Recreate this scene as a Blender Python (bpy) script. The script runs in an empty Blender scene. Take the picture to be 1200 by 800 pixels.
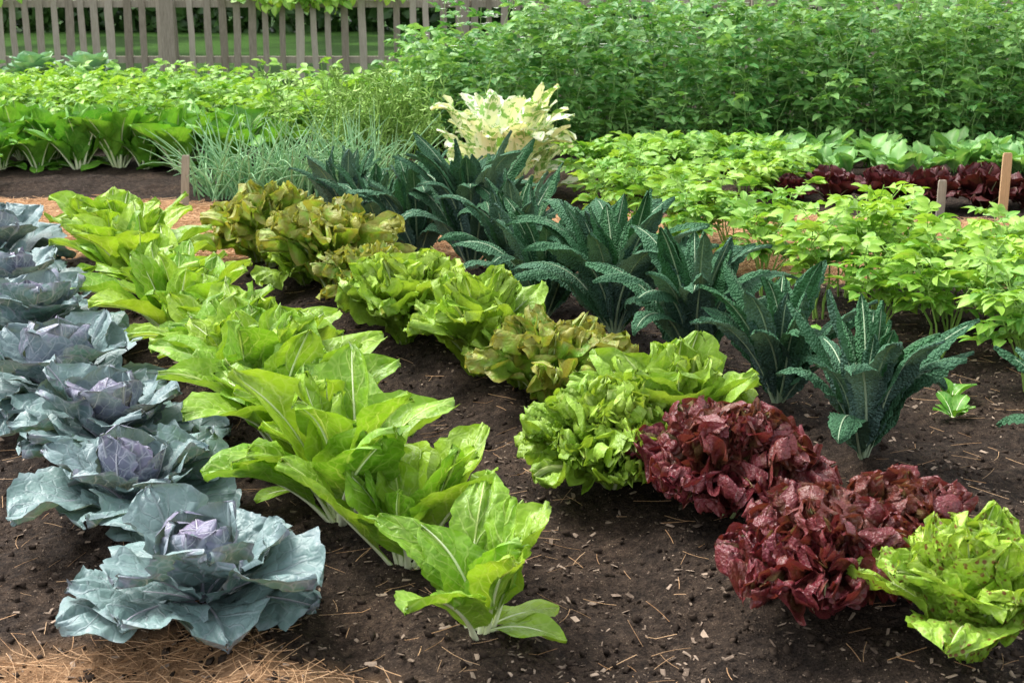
import bpy, math, numpy as np
from math import radians, pi
R=np.random.default_rng(11)
D=radians
GA=2.39996
scene=bpy.context.scene

# ---------------------------------------------------------------- noise / ground
def vn(x,y,seed=0.0):
    x=np.asarray(x,float); y=np.asarray(y,float)
    xi=np.floor(x); yi=np.floor(y); fx=x-xi; fy=y-yi
    fx=fx*fx*(3-2*fx); fy=fy*fy*(3-2*fy)
    def h(a,b):
        q=np.sin(a*127.1+b*311.7+seed*74.7)*43758.5453
        return q-np.floor(q)
    return (h(xi,yi)*(1-fx)+h(xi+1,yi)*fx)*(1-fy)+(h(xi,yi+1)*(1-fx)+h(xi+1,yi+1)*fx)*fy
def fbm(x,y,s,o=4,seed=0):
    t=0;a=.5
    for i in range(o):
        t=t+a*(vn(x*s,y*s,seed+i*3.1)-.5); s*=2.03; a*=.5
    return t
ROWS=[(-.74,-.465,3.16),(-.13,-.45,3.0),(.95,-.50,2.87),(1.11,-.5,4.29)]
def rowx(i,y):
    a,b,y0=ROWS[i]; return a+b*(y-y0)
def smooth(a,b,x):
    t=np.clip((x-a)/(b-a),0,1); return t*t*(3-2*t)
def H(x,y):
    x=np.asarray(x,float); y=np.asarray(y,float)
    m=0
    for i in range(4):
        d=(x-rowx(i,y))*.89
        m=np.maximum(m,.085*np.exp(-(d/.21)**2))
    near=1-smooth(6.9,7.6,y)
    z=m*near
    z=z+.045*smooth(9.4,9.9,y)*(1-smooth(16,17,y))
    g=1-smooth(16.5,17.5,y)
    z=z+g*(fbm(x,y,1.3,3,1)*.05+fbm(x,y,7,3,5)*.055+np.abs(fbm(x,y,22,3,9))*.045)
    return z
def strawmask(x,y):
    c=np.interp(x,[-6,-3.4,-2.2,.5,3],[9.1,9.05,8.42,8.1,7.6])
    hw=.36+.52*smooth(-3.5,-2.3,x)
    d=np.abs(y-c)-hw+fbm(x,y,2.2,4,20)*.5
    a=1-smooth(-.08,.10,d)
    d2=np.hypot((x+.95)/.62,(y-2.80)/.25)+fbm(x,y,4,4,30)*.9
    b=1-smooth(.65,1.15,d2)
    return np.maximum(a,b*.6)

# ---------------------------------------------------------------- mesh accumulator
class Acc:
    def __init__(s): s.V=[];s.F=[];s.A=[];s.M=[];s.n=0
    def add(s,V,F,A,mi=0):
        s.V.append(V); s.F.append(F+s.n); s.A.append(A); s.M.append(np.full(len(F),mi,np.int32)); s.n+=len(V)
    def build(s,name,mats,loc=(0,0,0),smoothf=True):
        V=np.concatenate(s.V).astype(np.float32); F=np.concatenate(s.F).astype(np.int32)
        A=np.concatenate(s.A).astype(np.float32); M=np.concatenate(s.M)
        me=bpy.data.meshes.new(name)
        me.vertices.add(len(V)); me.vertices.foreach_set('co',V.ravel())
        me.loops.add(F.size); me.loops.foreach_set('vertex_index',F.ravel())
        me.polygons.add(len(F)); me.polygons.foreach_set('loop_start',np.arange(0,F.size,4,dtype=np.int32))
        for m in mats: me.materials.append(m)
        me.polygons.foreach_set('material_index',M)
        me.polygons.foreach_set('use_smooth',np.full(len(F),smoothf))
        at=me.attributes.new('lf','FLOAT_COLOR','POINT'); at.data.foreach_set('color',A.ravel())
        me.update(calc_edges=True); me.validate()
        ob=bpy.data.objects.new(name,me); ob.location=loc
        scene.collection.objects.link(ob); return ob

def gridF(n,m):
    i=np.arange(n)[:,None]; j=np.arange(m)[None,:]; a=i*(m+1)+j
    return np.stack([a,a+1,a+m+2,a+m+1],-1).reshape(-1,4)

def leaf(acc,base,az,L,W,a0,a1,prof,n=16,m=10,ap=1.0,cup=.3,fold=0.,fr=0.,fN=8,fr2=0.,fN2=13,
         blis=0.,bs=60.,edge=0.,en=6,side=0.,inner=0.,mi=0,rib=None,rmi=1,rnd=None,lob=0.,lobN=5,fe=1.6,vein=0.):
    v=np.linspace(0,1,n+1); s=np.linspace(-1,1,m+1)
    rnd=R.random() if rnd is None else rnd
    a=a0+(a1-a0)*v**ap+.14*np.sin(v*6+R.random()*6)*v
    dl=L/n
    r=np.concatenate([[0],np.cumsum(np.sin((a[1:]+a[:-1])/2))*dl]); z=np.concatenate([[0],np.cumsum(np.cos((a[1:]+a[:-1])/2))*dl])
    y0=side*L*v**2
    pr=np.interp(v,prof[0],prof[1])
    S,VV=np.meshgrid(s,v); w=(W/2*pr)[:,None]*np.ones_like(S)
    if edge:
        for sg in (-1,1):
            ph=R.random(3)*6.28
            e=edge*(np.sin(v*en*6.28+ph[0])+.7*np.sin(v*en*2.3*6.28+ph[1]))
            w=np.where(S*sg>0,w*(1+e[:,None]),w)
    if lob:
        ph=R.random()*1
        w=w*(1-lob*(.5+.5*np.cos((VV*lobN+ph)*6.28))*np.abs(S))
    c=cup if abs(cup)>1e-3 else 1e-3
    y=w*np.sin(c*S)/c; nz=w*(1-np.cos(c*S))/c+w*fold*np.abs(S)
    p0=.42
    th=np.arctan2(S*.8,(VV-p0)); rho=np.clip(np.maximum(np.abs(S),(VV-p0)/(1-p0)),0,1)
    env=np.clip(pr,0.15,1)[:,None]*np.clip(VV*4,0,1)
    env=np.maximum(env,smooth(.75,1,VV)*.6)
    ph=R.random(8)*6.28
    if fr:
        q=fr*rho**fe*np.sin(fN*th+ph[0]+1.3*np.sin(2.3*th+ph[1]))*env
        nz=nz+q
    if fr2:
        k=rho**2.4*env
        nz=nz+fr2*k*np.sin(fN2*th+ph[2]+1.1*np.sin(4*th+ph[3]))
        y=y+fr2*.6*k*np.cos(fN2*th*1.07+ph[4])
        r_off=fr2*.6*k*np.cos(fN2*th*.9+ph[5])
    else: r_off=0
    if vein:
        nz=nz+vein*np.abs(np.sin(pi*(VV*6-np.abs(S)*2.6)))**.7*np.clip(np.abs(S)*5,0,1)*env
    if blis:
        u1=VV*L*bs; u2=S*W*.5*bs
        nz=nz+blis*(np.sin(u1+ph[0]+np.sin(u2*1.3))*np.sin(u2*1.2+ph[1]+.8*np.sin(u1*.9))+.5*np.sin(u1*1.9+u2*1.7+ph[2]))*np.clip(pr*2-.3,0,1)[:,None]*np.clip(np.abs(S)*4,0,1)
    rr=(r[:,None]-np.cos(a)[:,None]*nz+np.sin(a)[:,None]*r_off); zz=z[:,None]+np.sin(a)[:,None]*nz+np.cos(a)[:,None]*r_off
    yy=y0[:,None]+y
    ca,sa=math.cos(az),math.sin(az)
    V=np.stack([rr*ca-yy*sa,rr*sa+yy*ca,zz],-1).reshape(-1,3)+np.array(base)
    V[:,2]=np.where(V[:,2]<.012,.012+(V[:,2]-.012)*.12,V[:,2])
    A=np.stack([S,VV,np.full_like(S,rnd),np.full_like(S,inner)],-1).reshape(-1,4)
    acc.add(V,gridF(n,m),A,mi)
    if rib:
        r0,r1=rib; k=6; rad=r0+(r1-r0)*v**.6
        ph=np.linspace(0,2*pi,k,endpoint=False)
        oy=np.cos(ph)[None]*rad[:,None]*1.25; on=(np.sin(ph)[None]*.8-.35)*rad[:,None]
        rr=r[:,None]-np.cos(a)[:,None]*on; zz=z[:,None]+np.sin(a)[:,None]*on; yy=y0[:,None]+oy
        V=np.stack([rr*ca-yy*sa,rr*sa+yy*ca,zz],-1).reshape(-1,3)+np.array(base)
        V[:,2]=np.where(V[:,2]<.012,.012+(V[:,2]-.012)*.12,V[:,2])
        i=np.arange(n)[:,None]; j=np.arange(k)[None]; b=i*k+j; b2=i*k+(j+1)%k
        F=np.stack([b,b2,b2+k,b+k],-1).reshape(-1,4)
        A=np.stack([0*rr,v[:,None]+0*rr,0*rr+rnd,0*rr+inner],-1).reshape(-1,4)
        acc.add(V,F,A,rmi)

def nrm(a): return a/np.maximum(np.linalg.norm(a,axis=-1,keepdims=True),1e-9)
def template(nx,prof,fold=.25,arch=.3):
    x=np.linspace(0,1,nx+1); pr=np.interp(x,prof[0],prof[1])
    X=np.repeat(x[:,None],3,1); S=np.array([-1,0,1.])[None]+0*X
    Y=S*.5*pr[:,None]; Z=fold*np.abs(Y)-arch*X**2
    return X.ravel(),Y.ravel(),Z.ravel(),S.ravel(),gridF(nx,2)
OVAL=([0,.15,.4,.7,.9,1],[.08,.75,1,.75,.35,0.02])
T4=template(4,OVAL); T2=template(3,OVAL,.3,.25)
def batch(acc,P,fwd,up,L,W,rnd,inner=0.,mi=0,T=T4):
    X,Y,Z,S,F=T; N=len(P)
    fwd=nrm(fwd); sd=nrm(np.cross(up,fwd)); n=np.cross(fwd,sd)
    L=np.broadcast_to(L,(N,)); W=np.broadcast_to(W,(N,)); rnd=np.broadcast_to(rnd,(N,)); inner=np.broadcast_to(inner,(N,))
    V=P[:,None]+(L[:,None]*X)[...,None]*fwd[:,None]+(W[:,None]*Y)[...,None]*sd[:,None]+(L[:,None]*Z)[...,None]*n[:,None]
    K=len(X); FF=(F[None]+(np.arange(N)*K)[:,None,None]).reshape(-1,4)
    A=np.stack(np.broadcast_arrays(S[None],X[None],rnd[:,None],inner[:,None]),-1).reshape(-1,4)
    acc.add(V.reshape(-1,3),FF,A,mi)
def tubes(acc,P,rad,rnd,mi=0,k=4):
    N,K,_=P.shape
    T=nrm(np.gradient(P,axis=1)); ref=np.array([.31,.87,.38])
    a=nrm(np.cross(T,ref)); b=np.cross(T,a)
    ph=np.linspace(0,2*pi,k,endpoint=False)
    V=P[:,:,None]+rad[:,:,None,None]*(np.cos(ph)[None,None,:,None]*a[:,:,None]+np.sin(ph)[None,None,:,None]*b[:,:,None])
    i=np.arange(K-1)[:,None]; j=np.arange(k)[None]; q=i*k+j; q2=i*k+(j+1)%k
    F=np.stack([q,q2,q2+k,q+k],-1).reshape(-1,4)
    FF=(F[None]+(np.arange(N)*K*k)[:,None,None]).reshape(-1,4)
    vv=np.linspace(0,1,K)[None,:,None]; 
    A=np.stack(np.broadcast_arrays(np.zeros((N,K,k)),vv,np.broadcast_to(rnd,(N,))[:,None,None],0.),-1).reshape(-1,4)
    acc.add(V.reshape(-1,3),FF,A,mi)
CUBE_V=np.array([[-1,-1,-1],[1,-1,-1],[1,1,-1],[-1,1,-1],[-1,-1,1],[1,-1,1],[1,1,1],[-1,1,1]],float)*.5
CUBE_F=np.array([[0,3,2,1],[4,5,6,7],[0,1,5,4],[1,2,6,5],[2,3,7,6],[3,0,4,7]])
def boxes(acc,P,size,rot,rnd,jit=.25,tilt=.3,mi=0):
    N=len(P); V=CUBE_V[None]+(R.random((N,8,3))-.5)*jit
    V=V*size[:,None]
    c,s=np.cos(rot),np.sin(rot); t=(R.random((N,2))-.5)*2*tilt
    x=V[...,0]*c[:,None]-V[...,1]*s[:,None]; y=V[...,0]*s[:,None]+V[...,1]*c[:,None]
    z=V[...,2]+x*t[:,:1]+y*t[:,1:]
    V=np.stack([x,y,z],-1)+P[:,None]
    FF=(CUBE_F[None]+(np.arange(N)*8)[:,None,None]).reshape(-1,4)
    A=np.zeros((N,8,4)); A[...,2]=rnd[:,None]; A[...,1]=.5
    acc.add(V.reshape(-1,3),FF,A.reshape(-1,4),mi)

# ---------------------------------------------------------------- materials
class NB:
    def __init__(s,name):
        s.m=bpy.data.materials.new(name); s.m.use_nodes=True; s.t=s.m.node_tree; s.t.nodes.clear()
    def N(s,typ,ins=None,**p):
        n=s.t.nodes.new(typ)
        for k,v in p.items(): setattr(n,k,v)
        for k,v in (ins or {}).items(): s.set(n.inputs[k],v)
        return n
    def set(s,i,v):
        if isinstance(v,bpy.types.NodeSocket): s.t.links.new(v,i)
        elif isinstance(v,tuple) and len(v)==3 and i.type=='RGBA': i.default_value=(*v,1)
        else: i.default_value=v
    def math(s,op,a,b=0.,c=None):
        n=s.N('ShaderNodeMath',{0:a,1:b},operation=op)
        if c is not None: s.set(n.inputs[2],c)
        return n.outputs[0]
    def mix(s,f,a,b,bt='MIX'):
        n=s.N('ShaderNodeMix',data_type='RGBA',blend_type=bt)
        s.set(n.inputs[0],f); s.set(n.inputs[6],a); s.set(n.inputs[7],b); return n.outputs[2]
    def mr(s,v,a,b,c=0.,d=1.,smooth=True):
        n=s.N('ShaderNodeMapRange',{0:v,1:a,2:b,3:c,4:d},interpolation_type='SMOOTHSTEP' if smooth else 'LINEAR'); return n.outputs[0]
    def noise(s,scale,detail=3.,vec=None,rough=.55):
        n=s.N('ShaderNodeTexNoise',{'Scale':scale,'Detail':detail,'Roughness':rough})
        if vec is not None: s.t.links.new(vec,n.inputs['Vector'])
        return n.outputs[0]
    def geo(s): return s.N('ShaderNodeNewGeometry').outputs['Position']
    def attr(s):
        n=s.N('ShaderNodeAttribute',attribute_name='lf'); x=s.N('ShaderNodeSeparateXYZ',{0:n.outputs['Color']})
        return x.outputs[0],x.outputs[1],x.outputs[2],n.outputs['Alpha']

def leafmat(name,c1,c2,vein,inner=None,edgec=None,edge0=.6,edgem=.8,K=9.,slant=3.,vs=.5,mid=.06,rough=.45,tr=.25,bump=.5,bscale=90.,
            mott=.35,speck=None,bull=0.,patch=None,spec=.4,back=None,dry=None,bloom=None,vw=.38):
    b=NB(name); s,v,r,inn=b.attr(); pos=b.geo(); S=b.math('ABSOLUTE',s)
    col=b.mix(r,c1,c2)
    n1=b.noise(14.,2.,pos); col=b.mix(b.mr(n1,.3,.75),col,b.mix(1.,col,(1-mott,1-mott*.9,1-mott),'MULTIPLY'))
    if inner: col=b.mix(inn,col,inner)
    if patch:
        n=b.noise(20.,4.,pos,.6); col=b.mix(b.mr(n,.52,.56),col,patch)
    if bloom: col=b.mix(b.math('MULTIPLY',b.mr(b.noise(7.,3.,pos),.35,.7),.45),col,bloom)
    if edgec:
        e=b.math('MAXIMUM',S,v); ne=b.noise(25.,3.,pos)
        e=b.math('ADD',e,b.math('MULTIPLY',b.math('SUBTRACT',ne,.5),.8))
        e=b.math('MULTIPLY',b.mr(e,edge0,1.0),edgem)
        col=b.mix(e,col,edgec)
    if speck:
        vo=b.N('ShaderNodeTexVoronoi',{'Scale':70.}); b.t.links.new(pos,vo.inputs['Vector'])
        m=b.math('MULTIPLY',b.mr(vo.outputs['Distance'],.42,.28),b.mr(b.noise(18.,2.,pos),.46,.58))
        col=b.mix(m,col,speck)
    t=b.math('SUBTRACT',b.math('MULTIPLY',v,K),b.math('MULTIPLY',S,slant))
    if not bloom: t=b.math('ADD',t,b.math('MULTIPLY',n1,.9))
    else: t=b.math('ADD',t,b.math('MULTIPLY',n1,.15))
    f=b.math('ABSOLUTE',b.math('SUBTRACT',b.math('FRACT',t),.5))
    sv=b.math('MULTIPLY',b.mr(f,vw,.49),b.mr(S,1.05,.3))
    vo2=b.N('ShaderNodeTexVoronoi',{'Scale':bscale*.8},feature='DISTANCE_TO_EDGE'); b.t.links.new(pos,vo2.inputs['Vector'])
    fv=b.mr(vo2.outputs['Distance'],.12,0.)
    md=b.mr(S,mid,mid*.3)
    vm=b.math('MAXIMUM',md,b.math('MULTIPLY',sv,vs))
    vm2=b.math('MAXIMUM',vm,b.math('MULTIPLY',fv,vs*.35))
    col=b.mix(vm2,col,vein)
    if dry:
        col=b.mix(b.math('MULTIPLY',b.mr(b.noise(9.,4.,pos,.7),.66,.74),b.mr(S,.5,1.)),col,dry)
    h=b.math('ADD',b.math('MULTIPLY',b.noise(bscale,2.,pos),.9),b.math('MULTIPLY',vm2,-.6))
    if bull:
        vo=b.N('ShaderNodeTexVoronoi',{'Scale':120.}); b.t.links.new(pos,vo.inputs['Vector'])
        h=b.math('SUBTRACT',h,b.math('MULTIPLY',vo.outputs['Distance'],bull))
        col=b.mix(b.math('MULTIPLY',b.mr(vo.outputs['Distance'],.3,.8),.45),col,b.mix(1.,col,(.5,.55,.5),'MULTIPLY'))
    bp=b.N('ShaderNodeBump',{'Strength':bump,'Distance':.008,'Height':h})
    if back:
        g=b.N('ShaderNodeNewGeometry'); col=b.mix(b.math('MULTIPLY',g.outputs['Backfacing'],.7),col,back)
    p=b.N('ShaderNodeBsdfPrincipled',{'Base Color':col,'Roughness':rough,'Normal':bp.outputs[0],'Specular IOR Level':spec})
    tc=b.mix(1.,col,(1.25,1.15,.6),'MULTIPLY')
    tn=b.N('ShaderNodeBsdfTranslucent',{'Color':tc})
    ms=b.N('ShaderNodeMixShader',{0:tr,1:p.outputs[0],2:tn.outputs[0]})
    b.N('ShaderNodeOutputMaterial',{0:ms.outputs[0]}); return b.m
def massmat(name,c1,c2,vein,tr=.3,rough=.45):
    b=NB(name); s,v,r,inn=b.attr(); S=b.math('ABSOLUTE',s)
    col=b.mix(r,c1,c2); col=b.mix(b.math('MULTIPLY',b.mr(S,.3,.0,smooth=False),.5),col,vein)
    col=b.mix(b.math('MULTIPLY',v,.25),col,b.mix(1.,col,(1.3,1.2,.8),'MULTIPLY'))
    p=b.N('ShaderNodeBsdfPrincipled',{'Base Color':col,'Roughness':rough,'Specular IOR Level':.4})
    tn=b.N('ShaderNodeBsdfTranslucent',{'Color':b.mix(1.,col,(1.25,1.15,.6),'MULTIPLY')})
    ms=b.N('ShaderNodeMixShader',{0:tr,1:p.outputs[0],2:tn.outputs[0]})
    b.N('ShaderNodeOutputMaterial',{0:ms.outputs[0]}); return b.m
def simplemat(name,c1,c2,rough=.6,nscale=40.,bump=.3,spec=.3,stretch=None):
    b=NB(name); s,v,r,inn=b.attr(); pos=b.geo()
    if stretch:
        mp=b.N('ShaderNodeMapping',{'Vector':pos,'Scale':stretch}); pos=mp.outputs[0]
    n=b.noise(nscale,3.,pos,.65)
    col=b.mix(b.mr(b.math('ADD',b.math('MULTIPLY',n,.7),b.math('MULTIPLY',r,.5)),.25,.95,smooth=False),c1,c2)
    ins={'Base Color':col,'Roughness':rough,'Specular IOR Level':spec}
    if bump>.15:
        bp=b.N('ShaderNodeBump',{'Strength':bump,'Distance':.004,'Height':n}); ins['Normal']=bp.outputs[0]
    p=b.N('ShaderNodeBsdfPrincipled',ins)
    b.N('ShaderNodeOutputMaterial',{0:p.outputs[0]}); return b.m

M_cab=leafmat('red_cabbage_leaf',(.17,.31,.27),(.08,.18,.165),(.44,.46,.52),inner=(.15,.12,.22),edgec=(.27,.22,.33),edge0=.88,edgem=.45,K=6.,slant=2.6,vs=.85,mid=.05,rough=.42,tr=.10,bump=.6,bscale=36.,mott=.4,dry=(.25,.2,.1),back=(.20,.30,.29),bloom=(.29,.42,.40),vw=.42)
M_cabrib=simplemat('red_cabbage_rib',(.40,.36,.46),(.50,.49,.53),.45)
M_chard=leafmat('chard_leaf',(.40,.60,.045),(.22,.45,.035),(.60,.74,.24),K=7.,slant=2.4,vs=.5,mid=.05,rough=.38,tr=.28,bump=.8,bscale=36.,mott=.42)
M_chardrib=simplemat('chard_stalk',(.70,.78,.42),(.80,.84,.58),.35)
M_kale=leafmat('lacinato_kale_leaf',(.035,.14,.05),(.16,.27,.25),(.22,.34,.22),K=10.,slant=2.,vs=.12,mid=.10,rough=.6,tr=.10,bump=.85,bscale=80.,mott=.35,bull=1.8,back=(.05,.17,.06),spec=.25)
M_kalerib=simplemat('kale_stalk',(.30,.42,.24),(.40,.50,.33),.45)
M_let=leafmat('green_lettuce_leaf',(.44,.62,.07),(.29,.50,.05),(.62,.74,.28),inner=(.55,.68,.12),K=7.,slant=2.5,vs=.35,rough=.42,tr=.28,bump=.9,bscale=50.,mott=.4)
M_bronze=leafmat('bronze_lettuce_leaf',(.46,.63,.06),(.22,.45,.05),(.55,.68,.22),edgec=(.36,.20,.07),edge0=.74,edgem=.55,K=7.,slant=2.5,vs=.35,rough=.42,tr=.3,bump=.9,bscale=50.,mott=.45)
M_redlet=leafmat('red_lettuce_leaf',(.11,.026,.030),(.22,.10,.05),(.26,.18,.08),inner=(.20,.24,.06),edgec=(.19,.022,.038),edge0=.5,edgem=.8,K=7.,slant=2.5,vs=.3,rough=.36,tr=.22,bump=1.,bscale=75.,mott=.6,spec=.5)
M_redbk=leafmat('dark_red_lettuce_leaf',(.07,.016,.020),(.12,.04,.03),(.15,.08,.05),edgec=(.09,.013,.018),K=7.,vs=.2,rough=.45,tr=.15,bump=.6,bscale=50.,mott=.5,spec=.35)
M_speck=leafmat('speckled_romaine_leaf',(.46,.66,.07),(.31,.54,.06),(.70,.82,.28),speck=(.20,.09,.03),K=7.,slant=2.5,vs=.45,rough=.38,tr=.25,bump=1.,bscale=40.)
M_letrib=simplemat('lettuce_rib',(.55,.66,.30),(.68,.75,.42),.4)
M_spin=leafmat('dark_greens_leaf',(.22,.50,.045),(.10,.32,.03),(.40,.60,.14),K=7.,slant=2.4,vs=.4,rough=.4,tr=.25,bump=.4,bscale=35.)
M_pot=massmat('potato_leaf',(.34,.56,.08),(.15,.37,.05),(.46,.62,.18))
M_potstem=simplemat('potato_stem',(.22,.40,.07),(.34,.52,.12),.5,bump=0)
M_pea=massmat('pea_leaf',(.29,.52,.16),(.08,.26,.06),(.40,.56,.22))
M_peastem=simplemat('pea_stem',(.18,.34,.08),(.36,.52,.20),.5,bump=0)
M_flow=simplemat('pea_flower',(.75,.76,.68),(.8,.8,.74),.5,bump=0)
M_cream=leafmat('variegated_leaf',(.84,.86,.70),(.78,.83,.56),(.76,.8,.5),patch=(.22,.43,.09),K=7.,vs=.2,rough=.45,tr=.25,bump=.3,bscale=40.,mott=.08)
M_onion=simplemat('onion_leaf',(.15,.34,.16),(.34,.55,.26),.4,8.,0)
M_bean=massmat('radish_leaf',(.24,.48,.14),(.12,.31,.08),(.40,.57,.27))
M_broc=massmat('broccoli_leaf',(.24,.44,.24),(.16,.34,.18),(.45,.58,.40),.15)
M_hedge=massmat('hedge_leaf',(.045,.11,.02),(.02,.06,.012),(.06,.12,.03),.15)
M_wood=simplemat('weathered_wood',(.18,.155,.11),(.48,.44,.35),.9,14.,.8,.1,(6.,6.,.7))
M_stake=simplemat('stake_wood',(.38,.24,.12),(.60,.42,.25),.8,20.,.5,.1,(6.,6.,.8))
M_clod=simplemat('soil_clod',(.015,.011,.009),(.078,.057,.043),1.,90.,.8,.05)
M_chip=simplemat('wood_chip',(.07,.05,.038),(.46,.35,.26),.9,60.,.4,.1)
M_straw=simplemat('pine_needle',(.38,.20,.09),(.78,.52,.30),.7,30.,0,.2)

def groundmat():
    b=NB('soil'); st,_,_,_=b.attr(); pos=b.geo()
    n1=b.noise(2.2,4.,pos); n2=b.noise(35.,5.,pos,.7); n3=b.noise(160.,3.,pos,.7)
    k=b.math('ADD',b.math('MULTIPLY',n2,.6),b.math('MULTIPLY',n3,.5))
    col=b.mix(b.mr(k,.38,.78),(.010,.0073,.006),(.074,.053,.039))
    col=b.mix(b.mr(n1,.35,.7),col,b.mix(1.,col,(1.6,1.5,1.4),'MULTIPLY'))
    vo=b.N('ShaderNodeTexVoronoi',{'Scale':150.}); b.t.links.new(pos,vo.inputs['Vector'])
    col=b.mix(b.math('MULTIPLY',b.mr(vo.outputs['Distance'],.26,.12),b.mr(n2,.47,.60)),col,(.24,.18,.125))
    mp=b.N('ShaderNodeMapping',{'Vector':pos,'Scale':(1.,4.,1.),'Rotation':(0,0,.5)})
    sn=b.noise(60.,4.,mp.outputs[0],.7)
    sc=b.mix(b.mr(sn,.3,.7),(.36,.19,.09),(.74,.47,.26))
    sc=b.mix(b.mr(n1,.4,.75),sc,b.mix(1.,sc,(.75,.7,.65),'MULTIPLY'))
    col=b.mix(st,col,sc)
    bp=b.N('ShaderNodeBump',{'Strength':1.,'Distance':.022,'Height':k})
    p=b.N('ShaderNodeBsdfPrincipled',{'Base Color':col,'Roughness':.95,'Normal':bp.outputs[0],'Specular IOR Level':.15})
    b.N('ShaderNodeOutputMaterial',{0:p.outputs[0]}); return b.m
def lawnmat():
    b=NB('lawn_grass'); pos=b.geo()
    n=b.noise(.5,4.,pos); m=b.noise(40.,4.,pos,.8)
    col=b.mix(b.mr(m,.3,.7),(.02,.06,.008),(.075,.16,.028)); col=b.mix(b.mr(n,.4,.6),col,b.mix(1.,col,(.35,.4,.35),'MULTIPLY'))  # broad dark patches: shade over the lawn painted into the grass colour
    bp=b.N('ShaderNodeBump',{'Strength':1.,'Distance':.03,'Height':m})
    p=b.N('ShaderNodeBsdfPrincipled',{'Base Color':col,'Roughness':.9,'Normal':bp.outputs[0],'Specular IOR Level':.1})
    b.N('ShaderNodeOutputMaterial',{0:p.outputs[0]}); return b.m

# ---------------------------------------------------------------- ground
def stretch(lo,hi,step,far,nf):
    a=np.arange(lo,hi,step); g=np.geomspace(step*2,far,nf)
    return np.concatenate([(lo-g)[::-1],a,hi+g])
gx=stretch(-4.5,4.5,.018,200,26); gy=stretch(2.2,10.,.018,200,26)
X,Y=np.meshgrid(gx,gy)
acc=Acc(); Z=H(X,Y)
stm=strawmask(X,Y)
A=np.stack([stm,0*X,0*X,0*X],-1).reshape(-1,4)
acc.add(np.stack([X,Y,Z],-1).reshape(-1,3),gridF(len(gy)-1,len(gx)-1),A)
acc.build('ground',[groundmat()])
acc=Acc(); gx=np.linspace(-200,200,41); gy=np.concatenate([np.linspace(17.8,40,20),np.geomspace(45,200,10)]); X,Y=np.meshgrid(gx,gy)
acc.add(np.stack([X,Y,0*X+.03],-1).reshape(-1,3),gridF(len(gy)-1,len(gx)-1),np.zeros((X.size,4)))
acc.build('lawn',[lawnmat()])

def scatter(n,x0,x1,y0,y1,pw=1.):
    y=y0+(y1-y0)*R.random(n)**pw; x=x0+(x1-x0)*R.random(n); return x,y
acc=Acc(); n=26000; x,y=scatter(n,-3,3,2.4,8,1.8); sz=.0025+.014*R.random(n)**4
P=np.stack([x,y,H(x,y)+sz*.15],-1)
boxes(acc,P,np.stack([sz*(.7+.6*R.random(n)),sz*(.7+.6*R.random(n)),sz*.8],-1),R.random(n)*6.28,R.random(n),.7,.5)
acc.build('soil_clods',[M_clod],smoothf=True)
acc=Acc(); n=24000; x,y=scatter(n,-3,3,2.4,8,1.9); keep=fbm(x,y,1.5,3,44)+R.random(n)*.5>.12; x,y=x[keep],y[keep]; n=len(x)
l=.003+.020*R.random(n)**3.5
boxes(acc,np.stack([x,y,H(x,y)+.004],-1),np.stack([l,l*(.2+.4*R.random(n)),.001+.0015*R.random(n)],-1),R.random(n)*6.28,R.random(n)**1.5,.5,.4)
acc.build('wood_chips',[M_chip],smoothf=False)
def needles(acc,x,y,lmin,lmax,w):
    n=len(x); l=lmin+(lmax-lmin)*R.random(n); az=R.random(n)*6.28; bend=(R.random(n)-.5)*.5
    t=np.linspace(-.5,.5,4)[None]
    px=x[:,None]+l[:,None]*(t*np.cos(az)[:,None]-bend[:,None]*(t**2)*np.sin(az)[:,None])
    py=y[:,None]+l[:,None]*(t*np.sin(az)[:,None]+bend[:,None]*(t**2)*np.cos(az)[:,None])
    pz=H(px,py).mean(1,keepdims=True)+.006+.02*R.random((n,1))**2+t*l[:,None]*(R.random((n,1))-.5)*.35
    tubes(acc,np.stack([px,py,np.maximum(pz,H(px,py)+.002)],-1),np.full((n,4),w)*(.7+.6*R.random((n,1))),R.random(n),0,3)
acc=Acc(); x,y=scatter(60000,-6,5,6.2,10.5); m=strawmask(x,y)>R.random(len(x))*.7+.25
needles(acc,x[m],y[m],.06,.16,.0016)
x,y=scatter(5000,-2,0,2.4,3.4); m=strawmask(x,y)>R.random(len(x))*.9+.1
needles(acc,x[m],y[m],.05,.15,.0008)
x,y=scatter(1500,-2.5,2.5,2.4,7,1.6); needles(acc,x,y,.03,.12,.0008)
acc.build('pine_straw',[M_straw])

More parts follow.
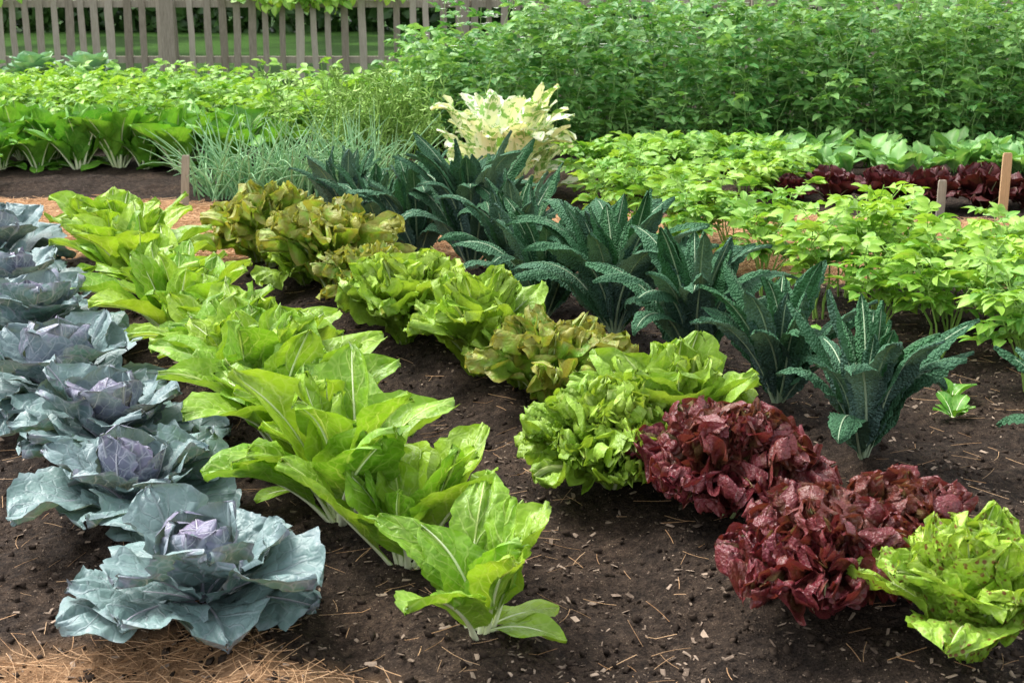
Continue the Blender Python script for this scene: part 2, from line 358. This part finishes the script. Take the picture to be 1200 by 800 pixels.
# ---------------------------------------------------------------- plants
P_CAB=([0,.12,.3,.5,.7,.85,.95,1],[.22,.35,.75,.98,1.0,.82,.48,.08])
P_CHARD=([0,.20,.27,.42,.58,.72,.86,.95,1],[.06,.08,.40,.88,1.,.97,.74,.42,.05])
P_FAN=([0,.15,.4,.65,.85,.95,1],[.22,.35,.75,1.,.95,.7,.35])
P_ROM=([0,.15,.35,.6,.8,.93,1],[.3,.45,.8,1.,.88,.5,.08])
P_KALE=([0,.08,.14,.3,.6,.8,.93,1],[.1,.14,.45,.85,1.,.85,.5,.05])
def J(a): return (R.random()-.5)*2*a
def cabbage(x,y,k=1.,rot=0.):
    acc=Acc(); z0=.02*k
    N=27
    for i in range(N):
        t=i/(N-1); az=rot+i*GA+J(.25); b=(math.cos(az)*.02,math.sin(az)*.02,z0+.04*(1-t))
        if i<5: leaf(acc,(0,0,z0+.05),az,.225*k,.21*k,D(60+J(6)),D(-95+J(20)),P_CAB,16,14,1.,1.25,inner=1,fr=.006,fN=5,edge=.03,rib=(.004,.001),vein=.002)
        elif i<10: leaf(acc,b,az,(.215+J(.03))*k,.24*k,D(40+J(8)),D(0+J(24)),P_CAB,20,18,1.,.9,inner=.75,fr=.018*k,fN=6,fr2=.006,fN2=13,edge=.05,rib=(.005,.001),vein=.003)
        elif i<16: leaf(acc,b,az,(.27+J(.03))*k,(.27+J(.03))*k,D(44+J(10)),D(62+J(22)),P_CAB,28,24,1.2,.6+J(.25),inner=.3+J(.2),fr=.026*k,fN=5,fr2=.010,fN2=16,edge=.06,side=J(.12),rib=(.006,.001),blis=.0015,bs=60,vein=.005)
        else: leaf(acc,b,az,(.32+J(.05))*k,(.28+J(.04))*k,D(62+J(10)),D(108+J(24)),P_CAB,28,24,1.2,.25+J(.35),inner=max(0,.0+J(.15)),fr=.030*k,fN=5,fr2=.012,fN2=16,edge=.07,side=J(.2),rib=(.0065,.001),blis=.0018,bs=60,vein=.006)
    acc.build('red_cabbage',[M_cab,M_cabrib],(x,y,float(H(x,y))-.01))
cb=[(-.735,3.09,.95,.3),(-1.05,3.70,.92,1.9),(-1.27,4.26,1.0,4.),(-1.60,4.80,1.12,5.),(-1.93,5.55,1.1,.7),(-2.28,6.3,1.0,2.5),(-2.58,7.0,1.14,3.3),(-2.95,7.65,1.05,1.)]
for c in cb: cabbage(*c)

def chard(x,y,k=1.,n=10,name='chard_plant',mats=None,spread=1.,wk=1.,res=(20,12),lk=1.):
    acc=Acc(); rot=R.random()*6.28
    for i in range(n):
        t=i/(n-1); az=rot+i*GA+J(.4); d=.012+.02*t
        leaf(acc,(math.cos(az)*d,math.sin(az)*d,0.0),az,(.27+.07*t+J(.055))*k*lk,(.15+.04*t+J(.03))*k*wk,D((5+24*t+J(10))*spread),D((18+60*t+J(30))*spread),P_CHARD,res[0],res[1],1.5,.35+J(.4),fold=.15,
             fr=.020*k,fN=5,fr2=.008*k,fN2=12,edge=.06,side=J(.32),rib=(.0085*k,.0012),blis=.003*k,bs=70)
    for i in range(2):
        az=R.random()*6.28
        leaf(acc,(0,0,.01),az,.22*k,.1*k,D(60),D(112),P_CHARD,14,8,1.,.3,fr=.012,rib=(.006,.001))
    acc.build(name,mats or [M_chard,M_chardrib],(x,y,float(H(x,y))-.015))
chard(-.075,2.99,.98,12,res=(30,20),wk=.88,lk=1.08,spread=1.05)
chard(-.27,3.40,1.10,13,res=(28,18),lk=1.05)
yy=3.64
while yy<7.5:
    chard(float(rowx(1,yy))+J(.08)-.01,yy,1.14+J(.18)-.03*(yy-3.7),13,wk=1.08+J(.15),lk=1.08,spread=1.12); yy+=.21+J(.05)

def kale(x,y,k=1.,n=24):
    acc=Acc(); rot=R.random()*6.28
    tubes(acc,np.array([[[0,0,0],[0,0,.03],[0,0,.07]]],float),np.full((1,3),.012),.5,1,6)
    for i in range(n):
        t=i/(n-1); az=rot+i*GA+J(.35)
        leaf(acc,(math.cos(az)*.01,math.sin(az)*.01,.06-.05*t),az,(.37+.12*math.sin(t*2.6)+J(.06))*k,(.082+.028*t+J(.016))*k,D(2+26*t+J(9)),D(14+122*t+J(32)),P_KALE,36,12,2.5,-.6+J(.6),
             fr=.012,fN=9,edge=.07,en=9,side=J(.3),rib=(.005*k,.0015),blis=.0034,bs=190,inner=0,rnd=float(np.clip(.1+.8*t+J(.35),0,1)))
    acc.build('lacinato_kale',[M_kale,M_kalerib],(x,y,float(H(x,y))-.02))
for c in [(1.10,4.20,1.02,24),(1.74,4.0,1.0,24),(.92,4.70,1.02,24),(.68,5.12,1.18,28),(.42,5.60,1.30,30),(.14,6.0,1.12,22),(-.20,6.95,1.40,30),(.02,6.45,1.15,22),(-.50,7.4,1.2,28),(-.95,8.1,1.1,24),(-.74,7.75,1.05,22)]: kale(*c)

def lettuce(x,y,k,n,mat,name,fr=.02,fN=7,fr2=.01,fN2=13,prof=P_FAN,L=.21,W=.19,a_out=78,blis=.003,cup=.5,res=(20,16),lob=0.,tight=0.,ir=.0,fe=1.6,droop=25,bs=110):
    acc=Acc(); rot=R.random()*6.28
    for i in range(n):
        t=(i/(n-1))**.85; az=rot+i*GA+J(.35)
        leaf(acc,(math.cos(az)*.015,math.sin(az)*.015,.03*(1-t)),az,(L*(.92+.15*t)+J(.03))*k,(W*(.75+.3*t)+J(.025))*k,D(3+(a_out-38)*t+J(10)-tight*8),D(4+(a_out+droop)*t**1.3+J(24)-tight*30*(1-t)),prof,res[0],res[1],1.3,cup*(1.3-.8*t)+J(.25),
             fr=fr*k,fN=fN,fr2=fr2*k,fN2=fN2,edge=.07,side=J(.25),rib=(.005*k,.001),blis=blis,bs=bs,inner=max(0,ir*(1-t*1.6)),lob=lob,lobN=4,fe=fe)
    acc.build(name,[mat,M_letrib],(x,y,float(H(x,y))-.01))
lettuce(1.01,2.86,1.16,42,M_speck,'speckled_romaine_lettuce',.024,5,.013,15,P_ROM,.26,.185,66,.0055,.9,(32,26),tight=1.,bs=95)
RL=dict(fr=.028,fN=7,fr2=.026,fN2=25,prof=P_FAN,L=.225,W=.155,a_out=64,blis=.0035,cup=.3,res=(58,44),ir=.8,fe=1.1,droop=36)
lettuce(.74,3.10,1.20,50,M_redlet,'red_leaf_lettuce',**RL)
lettuce(.94,3.27,1.22,48,M_redlet,'red_leaf_lettuce',**RL)
lettuce(.60,3.70,1.32,52,M_redlet,'red_leaf_lettuce',**RL)
GL=dict(fr=.028,fN=6,fr2=.023,fN2=23,prof=P_FAN,L=.235,W=.16,a_out=70,blis=.003,cup=.4,res=(48,36),fe=1.2,droop=38)
lettuce(.30,3.96,1.24,48,M_let,'green_leaf_lettuce',**GL)
lettuce(.50,4.16,1.42,28,M_let,'romaine_lettuce',.02,5,.010,12,P_ROM,.28,.20,52,.005,.7,(26,20),bs=90)
BL=dict(fr=.034,fN=6,fr2=.016,fN2=14,prof=P_FAN,L=.26,W=.13,a_out=58,blis=.003,cup=.3,res=(26,18),lob=.6,fe=1.2,droop=50)
for (x,y,k,m) in [(.16,4.66,1.3,0),(.03,4.90,.9,1),(-.12,5.10,1.4,1),(-.43,5.52,1.5,2),(-.14,5.62,1.05,0),(-.60,5.90,1.2,0),(-.82,6.3,1.6,0),(-.98,6.6,1.1,2),(-1.2,6.95,1.55,0),(-1.34,7.35,1.25,0)]:
    if m==1: lettuce(x,y,k,30,M_let,'romaine_lettuce',.024,5,.012,12,P_ROM,.27,.17,60,.004,.5,(24,18))
    elif m==2: lettuce(x,y,k*.95,32,M_let,'green_leaf_lettuce',.03,5,.018,16,P_FAN,.24,.17,62,.004,.4,(30,22),droop=40)
    else: lettuce(x,y,k,34,M_bronze,'bronze_leaf_lettuce',**BL)
RB=dict(fr=.028,fN=6,fr2=.012,fN2=11,prof=P_FAN,L=.21,W=.18,a_out=70,blis=.003,cup=.3,res=(14,12))
for (x,y,k) in [(1.85,9.35,.7),(2.1,9.2,1.),(2.42,9.15,1.15),(2.72,9.1,1.1),(3.05,9.1,1.2),(3.35,9.1,1.),(3.65,9.2,1.1),(3.95,9.1,1.1)]:
    lettuce(x,y,k*1.05,24,M_redbk,'red_leaf_lettuce',**RB)

# variegated plant
acc=Acc()
for i in range(150):
    t=R.random(); az=R.random()*6.28; d=.32*math.sqrt(R.random()); zz=.02+.58*R.random()*(1-.3*t)
    leaf(acc,(math.cos(az)*d,math.sin(az)*d,zz),az,.24+J(.08),.12+J(.04),D(8+40*t+J(12)),D(30+90*t+J(30)),P_ROM,12,6,1.4,.3,fold=.2,fr=.018,fN=6,edge=.1,rib=(.004,.001),side=J(.4))
acc.build('variegated_plant',[M_cream,M_letrib],(-.08,9.55,float(H(-.1,9.55))))

# onions
acc=Acc(); N=420; cx=R.random(N); x=-2.1+1.3*cx+R.normal(0,.03,N); y=9.3+.4*R.random(N)+.2*cx
az=R.random(N)*6.28; ln=.28+.38*R.random(N); t=np.linspace(0,1,9)[None]
lean=(.15+.7*R.random(N))[:,None]; droop=(R.random(N)**2*.8)[:,None]
hr=ln[:,None]*(lean*t+.35*t**3*droop); hz=ln[:,None]*(t*(1-.25*lean)-droop*.7*t**3)
P=np.stack([x[:,None]+hr*np.cos(az)[:,None],y[:,None]+hr*np.sin(az)[:,None],H(x,y)[:,None]+hz],-1)
tubes(acc,P,(.0065*(1-.85*t**2))*np.ones((N,1)),R.random(N),0,6)
acc.build('onion_row',[M_onion])

# compound-leaf masses
def compound(acc,O,az,el,ell,LL,WW,nl=7,mi=0,T=T4,rnd=None,droop=.35,stem=1):
    M=len(O); rnd=R.random(M) if rnd is None else rnd
    d=np.stack([np.cos(az)*np.cos(el),np.sin(az)*np.cos(el),np.sin(el)],-1)
    up=nrm(np.stack([-np.cos(az)*np.sin(el),-np.sin(az)*np.sin(el),np.cos(el)],-1)); sd=np.cross(up,d)
    C=lambda tt: O+ell[:,None]*(d*tt-np.array([0,0,1])*droop*tt*tt)
    PP=np.stack([C(0.),C(.5),C(1.)],1)
    if stem is not None: tubes(acc,PP,np.full((M,3),.0018),rnd,stem,3)
    for j in range(nl):
        if j==nl-1: tt=1.; s=0.
        else: tt=.35+.65*(j//2)/max(1,(nl-1)//2); s=1. if j%2 else -1.
        sc=(.75+.35*tt)*(.8+.4*R.random(M))
        ang=(s*1.05+(R.random(M)-.5)*.5)[:,None]
        f=d*np.cos(ang)+sd*np.sin(ang)+np.array([0,0,1])*((R.random(M)-.65)*.8)[:,None]
        u=up+(R.random((M,3))-.5)*.7
        batch(acc,C(tt),f,u,LL*sc,WW*sc,np.clip(rnd+(R.random(M)-.5)*.4,0,1),0.,mi,T)
def stemplants(acc,px,py,h,ns,nn,ell,LL,WW,nl,spread,t0=.3,T=T4,wig=.03,srad=.005):
    N=len(px); K=7; t=np.linspace(0,1,K)[None]
    x=np.repeat(px,ns); y=np.repeat(py,ns); hh=np.repeat(h,ns)*(.75+.35*R.random(N*ns)); az=R.random(N*ns)*6.28
    ln=spread*(.3+R.random(N*ns))
    sx=x[:,None]+np.cos(az)[:,None]*(ln[:,None]*t**1.3+.02)+R.normal(0,wig,(N*ns,K))*t
    sy=y[:,None]+np.sin(az)[:,None]*(ln[:,None]*t**1.3+.02)+R.normal(0,wig,(N*ns,K))*t
    sz=H(x,y)[:,None]+hh[:,None]*t
    P=np.stack([sx,sy,sz],-1); tubes(acc,P,srad*(1-.6*t)*np.ones((len(x),1)),R.random(len(x)),1,4)
    for j in range(nn):
        q=t0+(1-t0)*(j+R.random(len(x))*.8)/nn; q=np.clip(q,0,.999); i=(q*(K-1)).astype(int); f=(q*(K-1)-i)[:,None]
        O=P[np.arange(len(x)),i]*(1-f)+P[np.arange(len(x)),i+1]*f
        a=az+j*2.4+R.random(len(x))*1.; el=(.1+.6*R.random(len(x)))*(.4+q)
        low=np.clip(1.1-q,0,.6)  # lower leaves get the darker tone: understory shade put into leaf colour
        r=np.clip(.4+fbm(O[:,0],O[:,1]+O[:,2],3.,2,70)*1.9+low*.6+R.normal(0,.18,len(x)),0,1)
        compound(acc,O,a,el,ell*(.7+.5*R.random(len(x)))*(1.15-.45*q),LL,WW,nl,0,T,r)
def potx(y): return 1.84-.47*(y-5.2)
pts=[]
yy=5.05
while yy<8.1:
    xx=float(potx(yy))+J(.07)
    while xx<4.4:
        if yy<7.05 or xx<1.35-(yy-7)*.3: pts.append((xx+J(.08),yy+J(.12)-(xx-1.9)*.03))
        xx+=.32
    yy+=.41
pts=np.array(pts)
acc=Acc(); stemplants(acc,pts[:,0],pts[:,1],np.full(len(pts),.46)+R.normal(0,.06,len(pts)),6,6,.14,.066,.046,7,.16,.48)
acc.build('potato_plant_bed',[M_pot,M_potstem])
acc=Acc(); n=38; x=.45+1.5*R.random(n); y=9.35+1.2*R.random(n)
stemplants(acc,x,y,np.full(n,.24),5,4,.13,.07,.05,5,.14,.3)
acc.build('young_potato_bed',[M_pot,M_potstem])
acc=Acc(); n=330; x=-7.5+6.6*R.random(n); y=11.2+3.0*R.random(n)
stemplants(acc,x,y,.32+.18*R.random(n),4,4,.16,.085,.06,5,.16,.35,T2)
acc.build('potato_field',[M_pot,M_potstem])
# peas: climbing stems in loose clumps of uneven height
acc=Acc(); n=620; x=-.95+8.7*R.random(n); y=11.3+3.2*R.random(n)**1.3
h=1.2+1.1*fbm(x,y,1.1,2,50)+.45*R.random(n)**3; h=h*(.60+.40*smooth(-.9,.6,x)); h=np.where((y>12.5)&(x<1.7)&(x>.6),h*.82,h)
stemplants(acc,x,y,h,1,15,.14,.080,.060,5,.26,.05,T2,wig=.07,srad=.0048)
n=100; x=-.5+8*R.random(n); y=11.15+.3*R.random(n)
stemplants(acc,x,y,.35+.6*R.random(n),1,8,.13,.080,.060,5,.25,.05,T2,wig=.06,srad=.0042)
n=380; a=R.random(n)*6.28; x=-.8+8*R.random(n); y=11.3+2.8*R.random(n); z=.8+.45*R.random(n)
for q in range(3):
    ang=a+q*2.1; f=np.stack([np.cos(ang),np.sin(ang),.5+0*a],-1)
    batch(acc,np.stack([x,y,z],-1),f,np.tile([0,0,1.],(n,1)),.034,.034,.5,0.,2,T2)
acc.build('pea_vines',[M_pea,M_peastem,M_flow])
# leafy row (back-left)
for yy,x0,x1 in [(10.45,-6.6,-2.0),(10.8,-6.6,-1.8)]:
    xx=x0
    while xx<x1:
        chard(xx+J(.07),yy+J(.12),1.3+J(.25),12,'leafy_green_plant',[M_spin,M_chardrib],1.,1.15,(14,8)); xx+=.28
acc=Acc(); n=85; x=1.0+4.8*R.random(n); y=10.0+1.0*R.random(n)
for i in range(n):
    for j in range(9):
        t=R.random(); leaf(acc,(x[i]+J(.05),y[i]+J(.05),float(H(x[i],y[i]))),R.random()*6.28,.25+J(.06),.13+J(.03),D(12+25*t),D(50+50*t),P_CHARD,10,4,1.3,.3,fr=.02,fN=6,edge=.1)
acc.build('radish_row',[M_bean])
for i,xx in enumerate([-6.1,-5.45,-4.85,-4.3]):
    acc=Acc()
    for j in range(16):
        t=j/15; leaf(acc,(0,0,.22),j*GA,.36,.28,D(20+35*t),D(40+65*t),P_CAB,10,8,1.2,.5,fr=.02,fN=6,rib=(.006,.001),inner=0)
    acc.build('broccoli_plant',[M_broc,M_letrib],(xx,14.75+J(.1),.10))
acc=Acc(); n=90; x=R.normal(-1.05,.28,n); y=R.normal(10.5,.25,n); t=np.linspace(0,1,6)[None]; az=R.random(n)*6.28
P=np.stack([x[:,None]+.15*t**2*np.cos(az)[:,None],y[:,None]+.15*t**2*np.sin(az)[:,None],.05+.65*t*(.6+.5*R.random((n,1)))],-1)
tubes(acc,P,np.full((n,6),.003),R.random(n),0,4)
for q in range(26):
    k=R.integers(2,6,n); O=P[np.arange(n),k]+R.normal(0,.02,(n,3)); f=R.normal(0,1,(n,3)); f[:,2]=np.abs(f[:,2])
    batch(acc,O,f,R.normal(0,1,(n,3)),.08,.008,R.random(n),0.,0,T2)
acc.build('dill_plants',[M_potstem])
chard(-3.75,9.75,.95,9,'leafy_green_plant',[M_spin,M_chardrib])
# a few self-sown seedlings in the soil by the potatoes
for (x,y) in [(1.62,5.0),(1.45,5.25),(1.25,5.75),(.98,6.2),(2.05,4.75),(1.55,4.75)]:
    acc=Acc()
    for j in range(7): leaf(acc,(0,0,0),j*GA+J(.3),.10+J(.03),.055+J(.01),D(25+J(15)),D(75+J(15)),P_CHARD,10,6,1.2,.3,fr=.006,fN=5,rib=(.0025,.0008))
    acc.build('seedling',[M_spin,M_chardrib],(x,y,float(H(x,y))-.005))

def stake(x,y,w,h,mat,lean=0.):
    acc=Acc()
    V=[];lv=[0,.03,.5,.9,.97,1.0]; ww=[1,1,1,1,.96,.8]
    for a,b in zip(lv,ww):
        for sx,sy in [(-1,-1),(1,-1),(1,1),(-1,1)]: V.append([sx*w/2*b+lean*a*h,sy*.009*b,a*h])
    V=np.array(V,float); F=[]
    for i in range(5):
        for j in range(4): F.append([i*4+j,i*4+(j+1)%4,i*4+4+(j+1)%4,i*4+4+j])
    F.append([20,21,22,23]); acc.add(V,np.array(F),np.tile([0,.5,.5,0],(len(V),1)).astype(float))
    acc.build('garden_stake',[mat],(x,y,float(H(x,y))-.04),False)
stake(-2.12,9.1,.05,.38,M_wood,.08); stake(3.0,8.6,.055,.47,M_stake); stake(2.68,8.8,.05,.27,M_wood)

# fence
def block(acc,x,y,z,sx,sy,sz,r):
    boxes(acc,np.array([[x,y,z]]),np.array([[sx,sy,sz]]),np.zeros(1),np.array([r]),.0,.0)
acc=Acc(); xx=-16.
FY=18.35
while xx<16:
    w=.072+.035*R.random(); h=1.12+J(.04); l=J(.02)
    z=np.array([0,.3,.6,.9,h-.05,h]); ww=np.array([1,.96,1,.95,.9,.45])*w/2
    wob=np.array([J(.006) for _ in z])+l*z
    V=np.array([[xx+wob[i]+sx*ww[i],FY+sy*.011,z[i]] for i in range(6) for sx,sy in [(-1,-1),(1,-1),(1,1),(-1,1)]])
    F=[[i*4+j,i*4+(j+1)%4,i*4+4+(j+1)%4,i*4+4+j] for i in range(5) for j in range(4)]+[[20,21,22,23]]
    acc.add(V,np.array(F),np.tile([0,.5,R.random(),0],(24,1)))
    xx+=.19+J(.035)
for z in (.28,.97): block(acc,0,FY+.045,z,32,.06,.085,.5)
for px in np.arange(-4.32-3.7*3,16,3.7): block(acc,px,FY-.08,.62,.17,.12,1.25,.3)
fence=acc.build('picket_fence',[M_wood],smoothf=False)
acc=Acc()
for cx,cz,n in [(-3.0,1.10,80),(-2.4,1.12,60),(-6.5,1.16,40),(-1.9,1.14,40)]:
    P=np.stack([cx+R.normal(0,.28,n),FY-.12+R.normal(0,.06,n),cz+R.normal(0,.08,n)],-1)
    f=R.normal(0,1,(n,3)); f[:,2]-=.6; u=np.tile([0,-.8,.6],(n,1))+R.normal(0,.3,(n,3)); batch(acc,P,f,u,.14,.11,R.random(n),0.,0,T4)
acc.build('climbing_vine',[M_pot])
# hedge beyond lawn
acc=Acc(); n=20000; x=-22+44*R.random(n); z=5.*R.random(n)**1.4; bulge=1.2*fbm(x,z,.6,3,90)
y=30+1.6*bulge-.5*R.random(n)+.12*z
batch(acc,np.stack([x,y,z],-1),R.normal(0,1,(n,3)),R.normal(0,1,(n,3)),.34,.26,np.clip(.5+bulge+R.normal(0,.2,n),0,1),0.,0,T2)
acc.build('hedge',[M_hedge])

# ---------------------------------------------------------------- camera & light
cam=bpy.data.cameras.new('Camera'); co=bpy.data.objects.new('Camera',cam); scene.collection.objects.link(co)
co.location=(0,0,1.6); co.rotation_euler=(D(90-15.3),0,0); cam.lens=50; cam.sensor_width=36; cam.clip_end=1000
cam.dof.use_dof=True; cam.dof.focus_distance=4.8; cam.dof.aperture_fstop=9
scene.camera=co
w=bpy.data.worlds.new('World'); scene.world=w; w.use_nodes=True; nt=w.node_tree; nt.nodes.clear()
sky=nt.nodes.new('ShaderNodeTexSky'); sky.sky_type='NISHITA'; sky.sun_disc=False; sky.sun_elevation=D(56); sky.sun_rotation=D(-60); sky.dust_density=3.; sky.air_density=1.
hs=nt.nodes.new('ShaderNodeHueSaturation'); hs.inputs['Saturation'].default_value=.25; hs.inputs['Value'].default_value=2.6
bg=nt.nodes.new('ShaderNodeBackground'); bg.inputs[1].default_value=.15; out=nt.nodes.new('ShaderNodeOutputWorld')
nt.links.new(sky.outputs[0],hs.inputs['Color']); nt.links.new(hs.outputs[0],bg.inputs[0]); nt.links.new(bg.outputs[0],out.inputs[0])
sl=bpy.data.lights.new('sun','SUN'); sl.energy=3.5; sl.angle=D(28); sl.color=(1,.97,.92)
so=bpy.data.objects.new('sun',sl); scene.collection.objects.link(so)
az=D(-60); el=D(58)
from mathutils import Vector
d=Vector((math.sin(az)*math.cos(el),math.cos(az)*math.cos(el),math.sin(el)))
so.rotation_euler=d.to_track_quat('Z','Y').to_euler()
scene.view_settings.view_transform='Standard'; scene.view_settings.look='None'; scene.view_settings.exposure=0
print('verts',sum(len(o.data.vertices) for o in bpy.data.objects if o.type=='MESH'))
